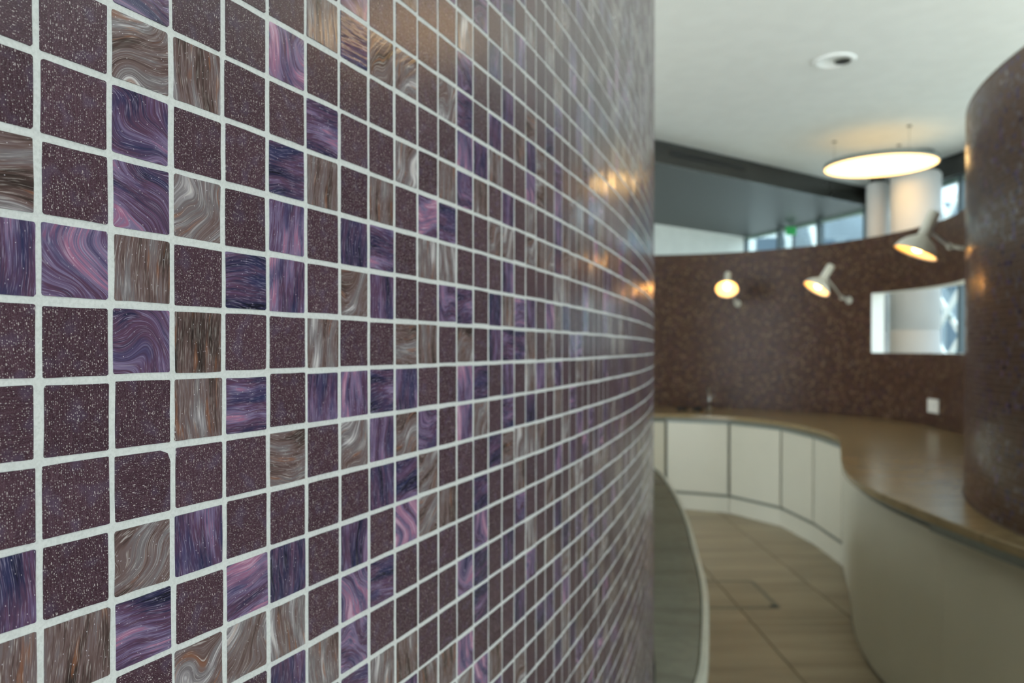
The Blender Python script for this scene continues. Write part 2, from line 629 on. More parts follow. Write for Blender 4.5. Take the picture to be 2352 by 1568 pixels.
# kitchen wall: concave arc (back), straight run, convex arc (right)
C1, R1 = (1.34, 6.38), 2.12
C2, R2 = (3.926, 2.333), 2.20
A_END = math.radians(-28.0)
back_pts = [(C1[0] + R1 * math.cos(a), C1[1] + R1 * math.sin(a)) for a in np.linspace(math.radians(172), A_END, 150)]
_conv = [(C2[0] + R2 * math.cos(a), C2[1] + R2 * math.sin(a)) for a in np.linspace(math.radians(150.5), math.radians(232), 110)]
_e, _s = back_pts[-1], _conv[0]
_run = [(_e[0] + (_s[0] - _e[0]) * k / 24, _e[1] + (_s[1] - _e[1]) * k / 24) for k in range(24)]
back_pts = back_pts + _run[1:13]
_cs = [(C2[0] + R2 * math.cos(a), C2[1] + R2 * math.sin(a)) for a in np.linspace(math.radians(150.5), math.radians(205), 74)]
_cs += [(_cs[-1][0] + 0.42 * k, _cs[-1][1] - 0.906 * k) for k in np.linspace(0.05, 3.6, 60)]  # unseen straight stretch, extended to block low sky from the right
right_pts = _run[12:] + _cs


def arclen(pts):
    P = np.array(pts)
    return np.concatenate([[0], np.cumsum(np.hypot(*np.diff(P, axis=0).T))])


def curve_sampler(pts):
    P, s = np.array(pts), arclen(pts)

    def at(d):
        x, y = np.interp(d, s, P[:, 0]), np.interp(d, s, P[:, 1])
        x2, y2 = np.interp(d + 1e-3, s, P[:, 0]), np.interp(d + 1e-3, s, P[:, 1])
        x1, y1 = np.interp(d - 1e-3, s, P[:, 0]), np.interp(d - 1e-3, s, P[:, 1])
        return float(x), float(y), math.atan2(x2 - x1, y2 - y1)      # heading measured from +Y towards +X
    return at, s[-1]


# front edge of the long worktop, from the far left round to the near right
edge_ctrl = [(0.02, 6.30), (0.12, 6.80), (0.40, 7.20), (0.78, 7.42), (1.15, 7.50), (1.49, 7.47), (1.80, 7.38), (2.05, 7.20), (2.23, 6.94),
             (2.34, 6.64), (2.395, 6.33), (2.405, 6.03), (2.385, 5.74), (2.31, 5.42), (2.14, 5.00), (1.93, 4.50), (1.76, 4.06),
             (1.67, 3.72), (1.63, 3.40), (1.62, 3.08), (1.625, 2.78), (1.64, 2.46), (1.68, 1.95), (1.80, 1.40), (1.98, 1.00)]
EDGE = catmull(edge_ctrl, 8)

# ------------------------------------------------------------------ setting: ground, floor, ceiling
TX, TY = 0.59, 1.18
fx0 = 1.35 - 3 * TX
fy0 = 4.30 - 3 * TY
g = structure(box('ground', -60, 60, -60, 90, -0.30, -0.12, M_PAVE))
floor = structure(box('floor', -6.0, 8.0, -6.0, 16.0, -0.12, -0.012, M_HALL))
box('joint_bed', fx0 - 2 * TX - 0.01, fx0 + 8 * TX + 0.01, fy0 - 2 * TY - 0.01, fy0 + 8 * TY + 0.01, -0.0118, -0.004, M_JOINT, floor)
tile_me = {}
for i in range(-2, 8):
    for j in range(-2, 8):
        gx, gy = 0.004, 0.0022
        if 'f' not in tile_me:
            v, f = box_vf(gx, TX - gx, gy, TY - gy, -0.0038, 0.0)
            o = obj('tile', v, f, M_FLOOR, floor)
            bevel(o, 0.0012, 1)
            tile_me['f'] = o
        else:
            o = tile_me['f'].copy()
            COL.objects.link(o)
            o.parent = floor
        o.location = (fx0 + i * TX, fy0 + j * TY, 0)
# access cover let into the floor tiles
cov = empty('access_cover', (1.32, 4.81, 0.0))
cov.parent = floor
for (a, b) in (((1.07, 5.07), (1.585, 5.07)), ((1.585, 5.07), (1.585, 4.55)), ((1.585, 4.55), (1.07, 4.55)), ((1.07, 4.55), (1.07, 5.07))):
    bar('frame_strip', (a[0], a[1], 0.0008), (b[0], b[1], 0.0008), 0.024, 0.0024, M_GAP, cov)
lathe('lifting_hole', [(0.0, 0.0026), (0.020, 0.0026), (0.026, 0.0016), (0.026, -0.002)], M_BLACK, cov, 20, (1.565, 4.575, 0))

ceiling = structure(prism('ceiling', [(-6, -6), (8, -6), (8, 4), (5.75, 5.0), (5.42, 9.0), (5.29, 11.16), (4.36, 14.2), (3.5, 16), (-6, 16)], CEIL_Z, CEIL_Z + 0.25, M_CEIL))


# ------------------------------------------------------------------ mosaic tiles
def tile_mesh(name, mat, rnd, n_mid=1, chip=0.0):
    """one glass tile 20 x 20 mm: face at z = 0, softened rim going into the grout; 46 triangles"""
    h = 0.0101
    out = []
    for q in range(4):
        c, s = [(1, 1), (-1, 1), (-1, -1), (1, -1)][q], q
        rr = 0.00025 + rnd.random() * 0.00055
        if chip and q == 0:
            rr = chip
        cx, cy = c[0] * (h - rr), c[1] * (h - rr)
        for k in range(3):
            a = PI / 2 * q + PI / 4 * k
            out.append((cx + rr * math.cos(a) + rnd.uniform(-1, 1) * 0.00010, cy + rr * math.sin(a) + rnd.uniform(-1, 1) * 0.00010))
        nx = [(-1, 1), (-1, -1), (1, -1), (1, 1)][q]
        mx, my = (c[0] + nx[0]) / 2 * h, (c[1] + nx[1]) / 2 * h
        j = rnd.uniform(-1, 1) * 0.00018
        t_ = rnd.uniform(-0.4, 0.4) * h
        out.append((mx * (1 + j / h) + (t_ if mx == 0 else 0), my * (1 + j / h) + (t_ if my == 0 else 0)))
    n = len(out)
    v = [(x, y, -0.0014) for x, y in out] + [(x * 0.978, y * 0.978, 0.0) for x, y in out]
    f = [tuple(range(n, 2 * n))] + [(i, (i + 1) % n, n + (i + 1) % n, n + i) for i in range(n)]
    me = bpy.data.meshes.new(name)
    me.from_pydata(v, [], f)
    me.materials.append(mat)
    uvl = me.uv_layers.new(name='UVMap')
    for lp in me.loops:
        co = me.vertices[lp.vertex_index].co
        uvl.data[lp.index].uv = (co.x / 0.02, co.y / 0.02)
    me.update()
    return me


MATS = [M_D, M_P, M_B]
MATS_IN = [M_DB, M_P, M_B]
rm = random.Random(3)
TILE_ME = [[tile_mesh('tile', m, rm) for _ in range(7)] for m in MATS]
TILE_IN = [[tile_mesh('tile', m, rm) for _ in range(4)] for m in MATS_IN]
CHIP_ME = tile_mesh('tile', M_D, rm, chip=0.0038)

# codes: material, stripe angle / pi, tone, swirl
CODE = {'D': (0, None, None, 0.1), 'C': (0, 0.5, 0.5, 0.1), 'L': (0, 0.0, 0.8, 0.1),
        'p': (1, 0.0, 0.50, 0.10), 'q': (1, 0.5, 0.45, 0.12), 's': (1, 0.3, 0.58, 0.75), 'k': (1, 0.12, 0.86, 0.55),
        'i': (1, 0.02, 0.82, 0.14), 'j': (1, 0.55, 0.76, 0.2), 'n': (1, 0.0, 0.26, 0.12), 'm': (1, 0.53, 0.24, 0.15),
        'b': (2, 0.0, 0.46, 0.10), 'h': (2, 0.5, 0.48, 0.20), 'w': (2, 0.72, 0.50, 0.60), 'W': (2, 0.85, 0.74, 0.55), 't': (2, 0.0, 0.68, 0.12)}
# what the photograph shows, column by column from the left, each from its top row downwards
TABLE = {0: (4, 'DDhpDDDnb'), 1: (5, 'DDLDkDDDDb'), 2: (5, 'swssbsDCwqD'), 3: (5, 'DbDWDbbDpDw'), 4: (6, 'DDDDDmDqDDjWD'),
         5: (6, 'DkDmppDDhDntp'), 6: (6, 'bDqbDDtpDDDDb'), 7: (7, 'smDDDnwDiWDnksj'), 8: (7, 'DwDDbqpDmpnDqDt'),
         9: (8, 'bDwDWDDDhnwmkDDbp'), 10: (8, 'DDDDDjtDbDswwDDDb'), 11: (8, 'DDWDbqtsDDDDbDDDb'), 12: (9, 'DtsqisDDmwiiDDDsDkw'),
         13: (9, 'sDDDpbDDDDmWDmkmmDk'), 14: (10, 'pDnDpbDwDnnDDmDDDDDbp'), 15: (9, 'bDpDDpwpbmpqwDDnDDDDn')}
RANDOM_CODES = 'D' * 60 + 'ppqqsssknnmmij' * 2 + 'bbbhwwWt' * 3


def code_for(c, r):
    if c in TABLE:
        top, s = TABLE[c]
        k = top - r
        if 0 <= k < len(s):
            return s[k]
    return random.Random(c * 7919 + r * 104729 + 17).choice(RANDOM_CODES)


def tile_params(c, r, salt=0):
    rr = random.Random(c * 31337 + r * 7331 + salt)
    code = code_for(c, r) if salt == 0 else rr.choice('D' * 36 + 'ppqsnmj' + 'bbhwbtbb')
    m, ang, tone, sw = CODE[code]
    if ang is None:
        ang = rr.choice((0.0, 0.0, 0.5, 0.03))
    elif m:
        ang = (ang + rr.uniform(-0.035, 0.035)) % 1.0
    if tone is None:
        tone = rr.uniform(0.25, 0.75)
    else:
        tone = min(1, max(0, tone + rr.uniform(-0.06, 0.06)))
    return code, m, (rr.random(), ang, tone, sw), rr


def tile_matrix(x, y, z, th, rr, side=1):
    """tile frame: local x along the wall, local y up, local z out of the wall; tiny setting errors"""
    nx, ny = (math.cos(th) * side, -math.sin(th) * side)
    n = Vector((nx, ny, 0))
    up = Vector((0, 0, 1))
    t = up.cross(n)
    a, b, c = (max(-0.008, min(0.008, rr.gauss(0, 0.0055))) for _ in range(3))
    rot = Matrix((t, up, n)).transposed().to_4x4() @ (Matrix.Rotation(a, 4, 'X') @ Matrix.Rotation(b, 4, 'Y') @ Matrix.Rotation(c, 4, 'Z'))
    p = Vector((x, y, z)) + t * rr.gauss(0, 0.00016) + up * rr.gauss(0, 0.00016) + n * rr.uniform(0.00001, 0.00014)
    return Matrix.Translation(p) @ rot @ Matrix.Diagonal((rr.uniform(0.985, 1.015), rr.uniform(0.985, 1.015), 1, 1))


class Field:
    """many tiles joined into one mesh: 22 triangles each"""
    def __init__(self):
        self.v, self.f, self.uv, self.mi = [], [], [], []
        self.at = {'seed': [], 'angle': [], 'tone': [], 'swirl': []}
        h, c = 0.0101, 0.0006
        o = [(h, h - c), (h - c, h), (-h + c, h), (-h, h - c), (-h, -h + c), (-h + c, -h), (h - c, -h), (h, -h + c)]
        self.loc = [Vector((x, y, -0.0014)) for x, y in o] + [Vector((x * 0.978, y * 0.978, 0)) for x, y in o]
        self.fl = [tuple(range(8, 16))] + [(i, (i + 1) % 8, 8 + (i + 1) % 8, 8 + i) for i in range(8)]

    def add(self, M, m, par):
        b = len(self.v)
        self.v += [tuple(M @ p) for p in self.loc]
        for f in self.fl:
            self.f.append(tuple(b + i for i in f))
            self.uv += [c for i in f for c in (self.loc[i].x / 0.02, self.loc[i].y / 0.02)]
            self.mi.append(m)
            for k, q in zip(('seed', 'angle', 'tone', 'swirl'), par):
                self.at[k].append(q)

    def build(self, name, parent, mats):
        o = obj(name, self.v, self.f, mats, parent)
        me = o.data
        me.uv_layers.new(name='UVMap').data.foreach_set('uv', self.uv)
        me.polygons.foreach_set('material_index', self.mi)
        for k, vals in self.at.items():
            me.attributes.new(k, 'FLOAT', 'FACE').data.foreach_set('value', vals)
        o.color = (0, 0, 0, 0)
        o['kind'] = 'stuff'
        return o


def project(x, y, z):
    if y <= 0.02:
        return None
    return 1176 + F_PX * x / y, 800 + F_PX * (CAM_H - z) / y


def lay_tiles(cells, wall, salt, side):
    """cells: list of (column, row, x, y, z, heading). The 300 that show largest become single tiles."""
    seen = []
    for i, (c, r, x, y, z, th) in enumerate(cells):
        p = project(x, y, z)
        if p is None or not (-60 < p[0] < 2412 and -60 < p[1] < 1628):
            continue
        nx, ny = math.cos(th) * side, -math.sin(th) * side
        d = math.sqrt(x * x + y * y + (z - CAM_H) ** 2)
        facing = -(x * nx + y * ny) / d
        if facing <= 0.02:
            continue
        inside = 0 <= p[0] <= 2352 and 0 <= p[1] <= 1568
        seen.append(((facing / d ** 2) * (1 if inside else 0.25), i))
    seen.sort(reverse=True)
    single = {i for _, i in seen[:300]}
    fld = Field()
    for i, (c, r, x, y, z, th) in enumerate(cells):
        code, m, par, rr = tile_params(c, r, salt)
        M = tile_matrix(x, y, z, th, rr, side)
        if i in single:
            me = CHIP_ME if code == 'C' else rr.choice((TILE_IN if salt else TILE_ME)[m])
            o = bpy.data.objects.new('tile', me)
            COL.objects.link(o)
            o.parent = wall
            o.matrix_world = M
            o.color = par
        else:
            fld.add(M, m, par)
    fld.build('tile_field', wall, MATS_IN if salt else MATS)


# near wall: grout body, then its tiles
NU = np.arange(U0, U1 + 0.01, 1.0)
face = [near_at(u)[:2] for u in NU]
gr_front = offset(face, -0.00020)
gr_back = offset(face, -0.16)
wall_left = structure(ribbon('wall_left', gr_front, gr_back, 0.0, WALL_TOP, M_GROUT, smooth=False))
ZL0 = CAM_H - 0.405 * PITCH
cells = []
for c in range(-58, 172):
    x, y, th = near_at(c - 0.5)
    for r in range(-68, 46):
        z = ZL0 + (r + 0.5) * PITCH
        if z < 0.02 or z > WALL_TOP - 0.012:
            continue
        cells.append((c, r, x, y, z, th))
lay_tiles(cells, wall_left, 0, 1)


# ------------------------------------------------------------------ kitchen walls
def banded_wall(name, pts, thick, mat_front, mat_rest, openings=()):
    """curved wall with square openings (s0, s1, z0, z1) along its length; room side is to the right of the walking direction"""
    s = arclen(pts)
    cuts = sorted({round(float(q), 5) for q in s} | {round(o[k], 5) for o in openings for k in (0, 1)})
    at, L = curve_sampler(pts)
    zc = sorted({0.0, WALL_TOP} | {o[k] for o in openings for k in (2, 3)})
    base = [at(q) for q in cuts]
    fr = [(b[0], b[1]) for b in base]
    bk = offset(fr, -thick)
    V, Fc, uv, mi = [], [], [], []
    idx = {}

    def vid(side, i, k):
        key = (side, i, k)
        if key not in idx:
            p = fr[i] if side == 0 else bk[i]
            idx[key] = len(V)
            V.append((p[0], p[1], zc[k]))
        return idx[key]

    def quad(q, m):
        Fc.append(tuple(vid(*a) for a in q))
        for a in q:
            uv.extend((cuts[a[1]] / PITCH, zc[a[2]] / PITCH + 0.4))
        mi.append(m)

    def solid(i, k):
        if i < 0 or k < 0 or i >= len(cuts) - 1 or k >= len(zc) - 1:
            return False
        sm, zm = (cuts[i] + cuts[i + 1]) / 2, (zc[k] + zc[k + 1]) / 2
        return not any(o[0] < sm < o[1] and o[2] < zm < o[3] for o in openings)
    for i in range(len(cuts) - 1):
        for k in range(len(zc) - 1):
            if not solid(i, k):
                continue
            quad([(0, i + 1, k), (0, i, k), (0, i, k + 1), (0, i + 1, k + 1)], 0)
            quad([(1, i, k), (1, i + 1, k), (1, i + 1, k + 1), (1, i, k + 1)], 1)
            if not solid(i, k + 1):
                quad([(0, i + 1, k + 1), (0, i, k + 1), (1, i, k + 1), (1, i + 1, k + 1)], 1)
            if not solid(i, k - 1):
                quad([(0, i, k), (0, i + 1, k), (1, i + 1, k), (1, i, k)], 1)
            if not solid(i - 1, k):
                quad([(0, i, k), (1, i, k), (1, i, k + 1), (0, i, k + 1)], 1)
            if not solid(i + 1, k):
                quad([(0, i + 1, k), (0, i + 1, k + 1), (1, i + 1, k + 1), (1, i + 1, k)], 1)
    o = obj(name, V, Fc, [mat_front, mat_rest])
    o.data.uv_layers.new(name='UVMap').data.foreach_set('uv', uv)
    o.data.polygons.foreach_set('material_index', mi)
    return structure(fix_normals(o))


# walking from the far left round to the near right the room lies on the right
sB = arclen(back_pts[:150])
ang = np.linspace(math.radians(172), A_END, 150)
s_open0 = float(np.interp(-math.radians(20.3), -ang, sB))
s_open1 = float(sB[-1]) + 1.04
wall_back = banded_wall('wall_back', back_pts, 0.15, M_FAR, M_WHITE, [(s_open0, s_open1, 1.50, 2.05)])
wall_right = ribbon('wall_right', offset(right_pts, -0.00025), offset(right_pts, -0.15), 0.0, WALL_TOP, M_GROUT_IN)
structure(wall_right)
atR, LR = curve_sampler(right_pts)
cells = []
for c in range(0, int(4.0 / PITCH)):
    x, y, th = atR((c + 0.5) * PITCH)
    for r in range(41, 116):
        cells.append((c, r, x, y, (r + 0.5) * PITCH + 0.006, th))
lay_tiles(cells, wall_right, 5, 1)

# ------------------------------------------------------------------ worktops and cabinets
N_ED = 260
edge = resample(EDGE, N_ED)


def nearest_on(pts, p):
    """closest point of a polyline"""
    best, bd = None, 1e9
    for a, b in zip(pts[:-1], pts[1:]):
        ax, ay, dx, dy = a[0], a[1], b[0] - a[0], b[1] - a[1]
        L2 = dx * dx + dy * dy
        t = 0 if L2 == 0 else max(0, min(1, ((p[0] - ax) * dx + (p[1] - ay) * dy) / L2))
        q = (ax + t * dx, ay + t * dy)
        d = (q[0] - p[0]) ** 2 + (q[1] - p[1]) ** 2
        if d < bd:
            best, bd = q, d
    return best


wall_line = back_pts + right_pts[1:]
wl = wall_line
raw = [nearest_on(wl, p) for p in edge]
inner = raw


def slab(name, front, back, z1, th, mat, parent=None, label=None, lip=0.004):
    """worktop with a small chamfer along its front edge"""
    n = len(front)
    f2 = [(f[0] + (b[0] - f[0]) * lip / max(1e-6, math.dist(f, b)), f[1] + (b[1] - f[1]) * lip / max(1e-6, math.dist(f, b))) for f, b in zip(front, back)]
    rows = [[(x, y, z1 - th) for x, y in back], [(x, y, z1 - th) for x, y in front], [(x, y, z1 - lip) for x, y in front],
            [(x, y, z1) for x, y in f2], [(x, y, z1) for x, y in back]]
    v = [p for r in rows for p in r]
    fs = []
    for k in range(5):
        k2 = (k + 1) % 5
        for i in range(n - 1):
            fs.append((k * n + i, k * n + i + 1, k2 * n + i + 1, k2 * n + i))
    fs.append(tuple(k * n for k in range(5)))
    fs.append(tuple(k * n + n - 1 for k in range(5)))
    return fix_normals(obj(name, v, fs, mat, parent))


wt = slab('worktop', edge, [(a[0] + (b[0] - a[0]) * 0.004 / max(1e-6, math.dist(a, b)), a[1] + (b[1] - a[1]) * 0.004 / max(1e-6, math.dist(a, b))) for a, b in zip(inner, edge)],
          0.90, 0.035, M_STONE)
tag(wt, 'long S-curved tan stone worktop running along the brown mosaic wall', 'worktop')

# far run: flat-fronted units set round the bend; seams seen in the photograph
seams = [(0.10, 6.62), (0.37, 7.13), (0.89, 7.40), (1.49, 7.425), (2.03, 7.17), (2.325, 6.63), (2.368, 6.03), (2.336, 5.42)]
far_labels = ['white base cabinet at the far end of the run, behind the near mosaic wall',
              'white base cabinet second from the far end, behind the near mosaic wall',
              'white base cabinet showing only a sliver beside the near mosaic wall',
              'white base cabinet directly under the sink tap, facing the camera',
              'white base cabinet between the tap cabinet and the bend, angled left',
              'narrow-looking white base cabinet in the middle of the counter bend',
              'last flat white base cabinet before the smooth curved front begins']


def inset(p, q, d, back):
    """line p-q moved into the cabinet by d and shortened"""
    dx, dy = q[0] - p[0], q[1] - p[1]
    L = math.hypot(dx, dy)
    nx, ny = -dy / L, dx / L            # to the left of walking = away from the room
    return nx * d, ny * d


for k in range(len(seams) - 1):
    p, q = seams[k], seams[k + 1]
    dx, dy = q[0] - p[0], q[1] - p[1]
    L = math.hypot(dx, dy)
    tx, ty = dx / L, dy / L
    nx, ny = -ty, tx                    # away from the room

    def P(s, d):
        return (p[0] + tx * s + nx * d, p[1] + ty * s + ny * d)
    unit = empty('base_cabinet', (*P(L / 2, 0.2), 0.0), far_labels[k], 'cabinet', 'flat white base cabinets round the bend')
    prism('carcass', [P(0.004, 0.022), P(L - 0.004, 0.022), P(L - 0.16, 0.30), P(0.16, 0.30)], 0.16, 0.862, M_GAP, unit)
    d_ = prism('door', [P(0.011, 0.0), P(L - 0.011, 0.0), P(L - 0.011, 0.02), P(0.011, 0.02)], 0.172, 0.832, M_CAB, unit)
    bevel(d_, 0.002, 2)
    prism('grip_channel', [P(0.003, -0.008), P(L - 0.003, -0.008), P(L - 0.016, 0.0215), P(0.016, 0.0215)], 0.834, 0.863, M_CHAN, unit)
    prism('plinth', [P(0.0, 0.006), P(L, 0.006), P(L - 0.025, 0.05), P(0.025, 0.05)], 0.0, 0.146, M_CAB, unit)
    prism('shadow_strip', [P(0.002, 0.012), P(L - 0.002, 0.012), P(L - 0.027, 0.05), P(0.027, 0.05)], 0.1465, 0.160, M_GAP, unit)

# near run: smooth curved fronts reaching the floor
P_ed = np.array(edge)
i_start = int(np.argmin(np.hypot(P_ed[:, 0] - 2.31, P_ed[:, 1] - 5.42)))
i_seam = int(np.argmin(np.hypot(P_ed[:, 0] - 1.62, P_ed[:, 1] - 2.98)))
i_end = len(edge) - 4


def curved_unit(i0, i1, label, panels, t0, t1, side0):
    """smooth fronts following the worktop edge; t0, t1: set-back below the edge at both ends"""
    fr = resample(edge[i0:i1 + 1], 90)
    at, L = curve_sampler(fr)
    unit = empty('curved_cabinet', (fr[45][0], fr[45][1], 0.0), label, 'cabinet', 'curved white cabinet fronts')

    def line(a, b, d, n=30):
        out = []
        for w in np.linspace(a, b, n):
            x, y, th = at(w)
            k = min(1.0, w / 0.9) if side0 else 1.0
            back = t0 + (t1 - t0) * k * k * (3 - 2 * k) + d
            out.append((x - math.cos(th) * back, y + math.sin(th) * back))
        return out
    g_ = 0.001
    ribbon('carcass', line(0.004, L - 0.004, 0.020), line(0.004, L - 0.004, 0.034), 0.02, 0.862, M_GAP, unit)
    cuts = np.linspace(0, L, panels + 1)
    for a, b in zip(cuts[:-1], cuts[1:]):
        ribbon('front_panel', line(a + g_, b - g_, 0.0), line(a + g_, b - g_, 0.018), 0.022, 0.818, M_CAB, unit)
    ribbon('grip_channel', line(0.002, L - 0.002, -0.054 if not side0 else -0.019), line(0.002, L - 0.002, 0.018), 0.832, 0.8635, M_CHAN, unit)
    ribbon('plinth', line(0.004, L - 0.004, 0.012), line(0.004, L - 0.004, 0.030), 0.0, 0.019, M_GAP, unit)


curved_unit(i_start, i_seam, 'smooth curved white cabinet front bulging towards the aisle beside the right mosaic wall', 3, 0.023, 0.058, True)
curved_unit(i_seam, i_end, 'curved white cabinet front cut off by the lower right corner', 2, 0.058, 0.058, False)

# second worktop behind the near mosaic wall
ed2_ctrl = [(0.10, 0.95), (0.245, 1.20), (0.368, 1.467), (0.443, 1.723), (0.524, 2.06), (0.586, 2.415), (0.673, 2.95), (0.741, 3.55), (0.775, 4.10), (0.72, 4.55), (0.52, 4.86), (0.2, 4.95)]
edge2 = resample(catmull(ed2_ctrl, 8), 90)
# keep clear of the near wall's hidden face
face_line = [near_at(u)[:2] for u in np.arange(30, U1, 1.0)]
edge2 = [p for p in edge2]
back2 = [nearest_on(face_line, p) for p in edge2]
keep = [i for i, (a, b) in enumerate(zip(edge2, back2)) if a[0] > b[0] + 0.03 and a[1] > 1.30]
edge2 = resample([edge2[i] for i in keep], 90)
back2 = [nearest_on(face_line, p) for p in edge2]
back2 = [(b[0] + (a[0] - b[0]) * 0.004 / max(1e-6, math.dist(a, b)), b[1] + (a[1] - b[1]) * 0.004 / max(1e-6, math.dist(a, b))) for a, b in zip(edge2, back2)]
wt2 = empty('worktop', (edge2[45][0], edge2[45][1], 0.865))
tag(wt2, 'stone worktop greyed by painted reflection with a pale curved edge just behind the near purple mosaic wall', 'worktop')
slab('slab', [(e[0] + (b[0] - e[0]) * 0.016 / max(1e-6, math.dist(e, b)), e[1] + (b[1] - e[1]) * 0.016 / max(1e-6, math.dist(e, b))) for e, b in zip(edge2, back2)], back2, 0.90, 0.035, M_STONE2, wt2)
M_EDGE = plain('pale_stone_edge', (196, 196, 180), 0.3)
slab('edge_strip', edge2, [(e[0] + (b[0] - e[0]) * 0.0155 / max(1e-6, math.dist(e, b)), e[1] + (b[1] - e[1]) * 0.0155 / max(1e-6, math.dist(e, b))) for e, b in zip(edge2, back2)], 0.902, 0.037, M_EDGE, wt2, lip=0.003)
cab2 = empty('curved_cabinet', (edge2[45][0] - 0.2, edge2[45][1], 0.0), 'white cabinet under the grey-looking worktop behind the near purple mosaic wall', 'cabinet')
o2 = offset(edge2, -0.05)
ribbon('front_panel', o2, offset(edge2, -0.068), 0.022, 0.862, M_CAB, cab2)
ribbon('carcass', offset(edge2, -0.069), offset(edge2, -0.09), 0.0, 0.862, M_GAP, cab2)

# ------------------------------------------------------------------ bulkhead, far white wall, columns, glazing
fas = [(-3.9, 4.38), (1.56, 8.34), (4.95, 10.80), (5.02, 9.8), (5.16, 8.9), (5.5, 4.6)]
wf = [(-5.6, 6.3), (4.25, 14.0)]
fac = [(4.25, 14.0), (5.15, 11.16), (5.28, 9.0), (5.6, 5.0)]
bulk = structure(prism('ceiling_bulkhead', [fas[0], fas[1], fas[2], fas[3], fas[4], fas[5], fac[3], fac[2], fac[1], wf[1], wf[0]], SOFFIT_Z, CEIL_Z - 0.001, M_DARKP))


def along(p, q, t):
    return (p[0] + (q[0] - p[0]) * t, p[1] + (q[1] - p[1]) * t)


for a, b in zip(fas[:-1], fas[1:]):
    dx, dy = b[0] - a[0], b[1] - a[1]
    L = math.hypot(dx, dy)
    nx, ny = dy / L, -dx / L
    prism('fascia_board', [(a[0] + nx * 0.001, a[1] + ny * 0.001), (b[0] + nx * 0.001, b[1] + ny * 0.001), (b[0] + nx * 0.02, b[1] + ny * 0.02), (a[0] + nx * 0.02, a[1] + ny * 0.02)],
          SOFFIT_Z - 0.012, CEIL_Z - 0.03, M_FASC, bulk)


def ray_hit(px, a, b):
    """plan point where the sight line of pixel column px crosses a-b"""
    s = (px - 1176) / F_PX
    t = (s * a[1] - a[0]) / ((b[0] - a[0]) - s * (b[1] - a[1]))
    return along(a, b, t)


a, b = fas[0], fas[2]
p, q = ray_hit(1536, fas[1], fas[2]), ray_hit(1702, fas[1], fas[2])
L = math.hypot(q[0] - p[0], q[1] - p[1])
nx, ny = (q[1] - p[1]) / L, -(q[0] - p[0]) / L
bar('air_slot', (p[0] + nx * 0.021, p[1] + ny * 0.021, 3.685), (q[0] + nx * 0.021, q[1] + ny * 0.021, 3.685), 0.012, 0.055, M_BLACK, bulk)

dx, dy = wf[1][0] - wf[0][0], wf[1][1] - wf[0][1]
L = math.hypot(dx, dy)
wall_far = structure(prism('wall_far', [wf[0], wf[1], (wf[1][0] - dy / L * 0.2, wf[1][1] + dx / L * 0.2), (wf[0][0] - dy / L * 0.2, wf[0][1] + dx / L * 0.2)], 0.0, SOFFIT_Z - 0.001, M_WHITE))


structure(box('rear_sky_blocker', -6.0, 1.1, -5.2, -5.0, 0.0, CEIL_Z - 0.001, M_REAR))  # unseen, added to keep sky reflections off the back mosaic wall


def column(cx, cy, r, label):
    t = empty('column', (cx, cy, 0), label, 'column', 'round white columns beyond the mosaic wall')
    lathe('shaft', [(0, 0.0), (r, 0.0), (r, 1.745), (r - 0.003, 1.748), (r - 0.003, 1.752), (r, 1.755), (r, 3.53), (r - 0.02, SOFFIT_Z), (0, SOFFIT_Z)], M_COLUMN, t, 56, (cx, cy, 0))
    lathe('neck', [(0, SOFFIT_Z), (r * 0.72, SOFFIT_Z), (r * 0.72, CEIL_Z), (0, CEIL_Z)], M_DARKP, t, 40, (cx, cy, 0))
    return t


column(4.665, 8.90, 0.268, 'broad round white column seen over the mosaic wall and through its opening')
column(4.475, 9.42, 0.128, 'slim round white column just left of the broad one')

# glazed front: posts, header panels and panes
win = structure(empty('window_1', (5.1, 11.0, 0.0)))
for (a, b), nb in zip(zip(fac[:-1], fac[1:]), (3, 2, 4)):
    dx, dy = b[0] - a[0], b[1] - a[1]
    L = math.hypot(dx, dy)
    tx, ty = dx / L, dy / L
    for i in range(nb):
        p, q = along(a, b, i / nb), along(a, b, (i + 1) / nb)
        bar('post', (p[0], p[1], 0.0), (p[0], p[1], CEIL_Z - 0.25), 0.06, 0.10, M_FRAME, win, up=(ty, -tx, 0))
        bar('pane', (p[0] + tx * 0.03, p[1] + ty * 0.03, 1.83), (q[0] - tx * 0.03, q[1] - ty * 0.03, 1.83), 0.012, 3.34, M_GLASS, win)
        bar('header_panel', (p[0] + tx * 0.03, p[1] + ty * 0.03, 3.53), (q[0] - tx * 0.03, q[1] - ty * 0.03, 3.53), 0.05, 0.055, M_HEAD, win)
        bar('sill_rail', (p[0] + tx * 0.03, p[1] + ty * 0.03, 0.08), (q[0] - tx * 0.03, q[1] - ty * 0.03, 0.08), 0.06, 0.15, M_FRAME, win)

# green exit sign under the soffit
t = empty('exit_sign', (4.50, 12.42, 3.44), 'small green lit sign hanging under the dark soffit by the windows', 'sign')
box('sign_box', 4.42, 4.58, 12.40, 12.43, 3.37, 3.50, M_EXIT, t)
box('hanger', 4.49, 4.51, 12.41, 12.425, 3.50, SOFFIT_Z, M_FRAME, t)

# ------------------------------------------------------------------ outside
def building(label, x0, x1, y0, y1, h, cols, rows, mat):
    t = empty('building', ((x0 + x1) / 2, (y0 + y1) / 2, -0.12), label, 'building')
    box('body', x0, x1, y0, y1, -0.12, h, mat, t)
    w = (x1 - x0) / cols
    hh = (h - 1.0) / rows
    for i in range(cols):
        for j in range(rows):
            a = x0 + i * w + w * 0.18
            z = 0.8 + j * hh
            box('window', a, a + w * 0.64, y0 - 0.05, y0 - 0.005, z, z + hh * 0.62, M_WINB, t)


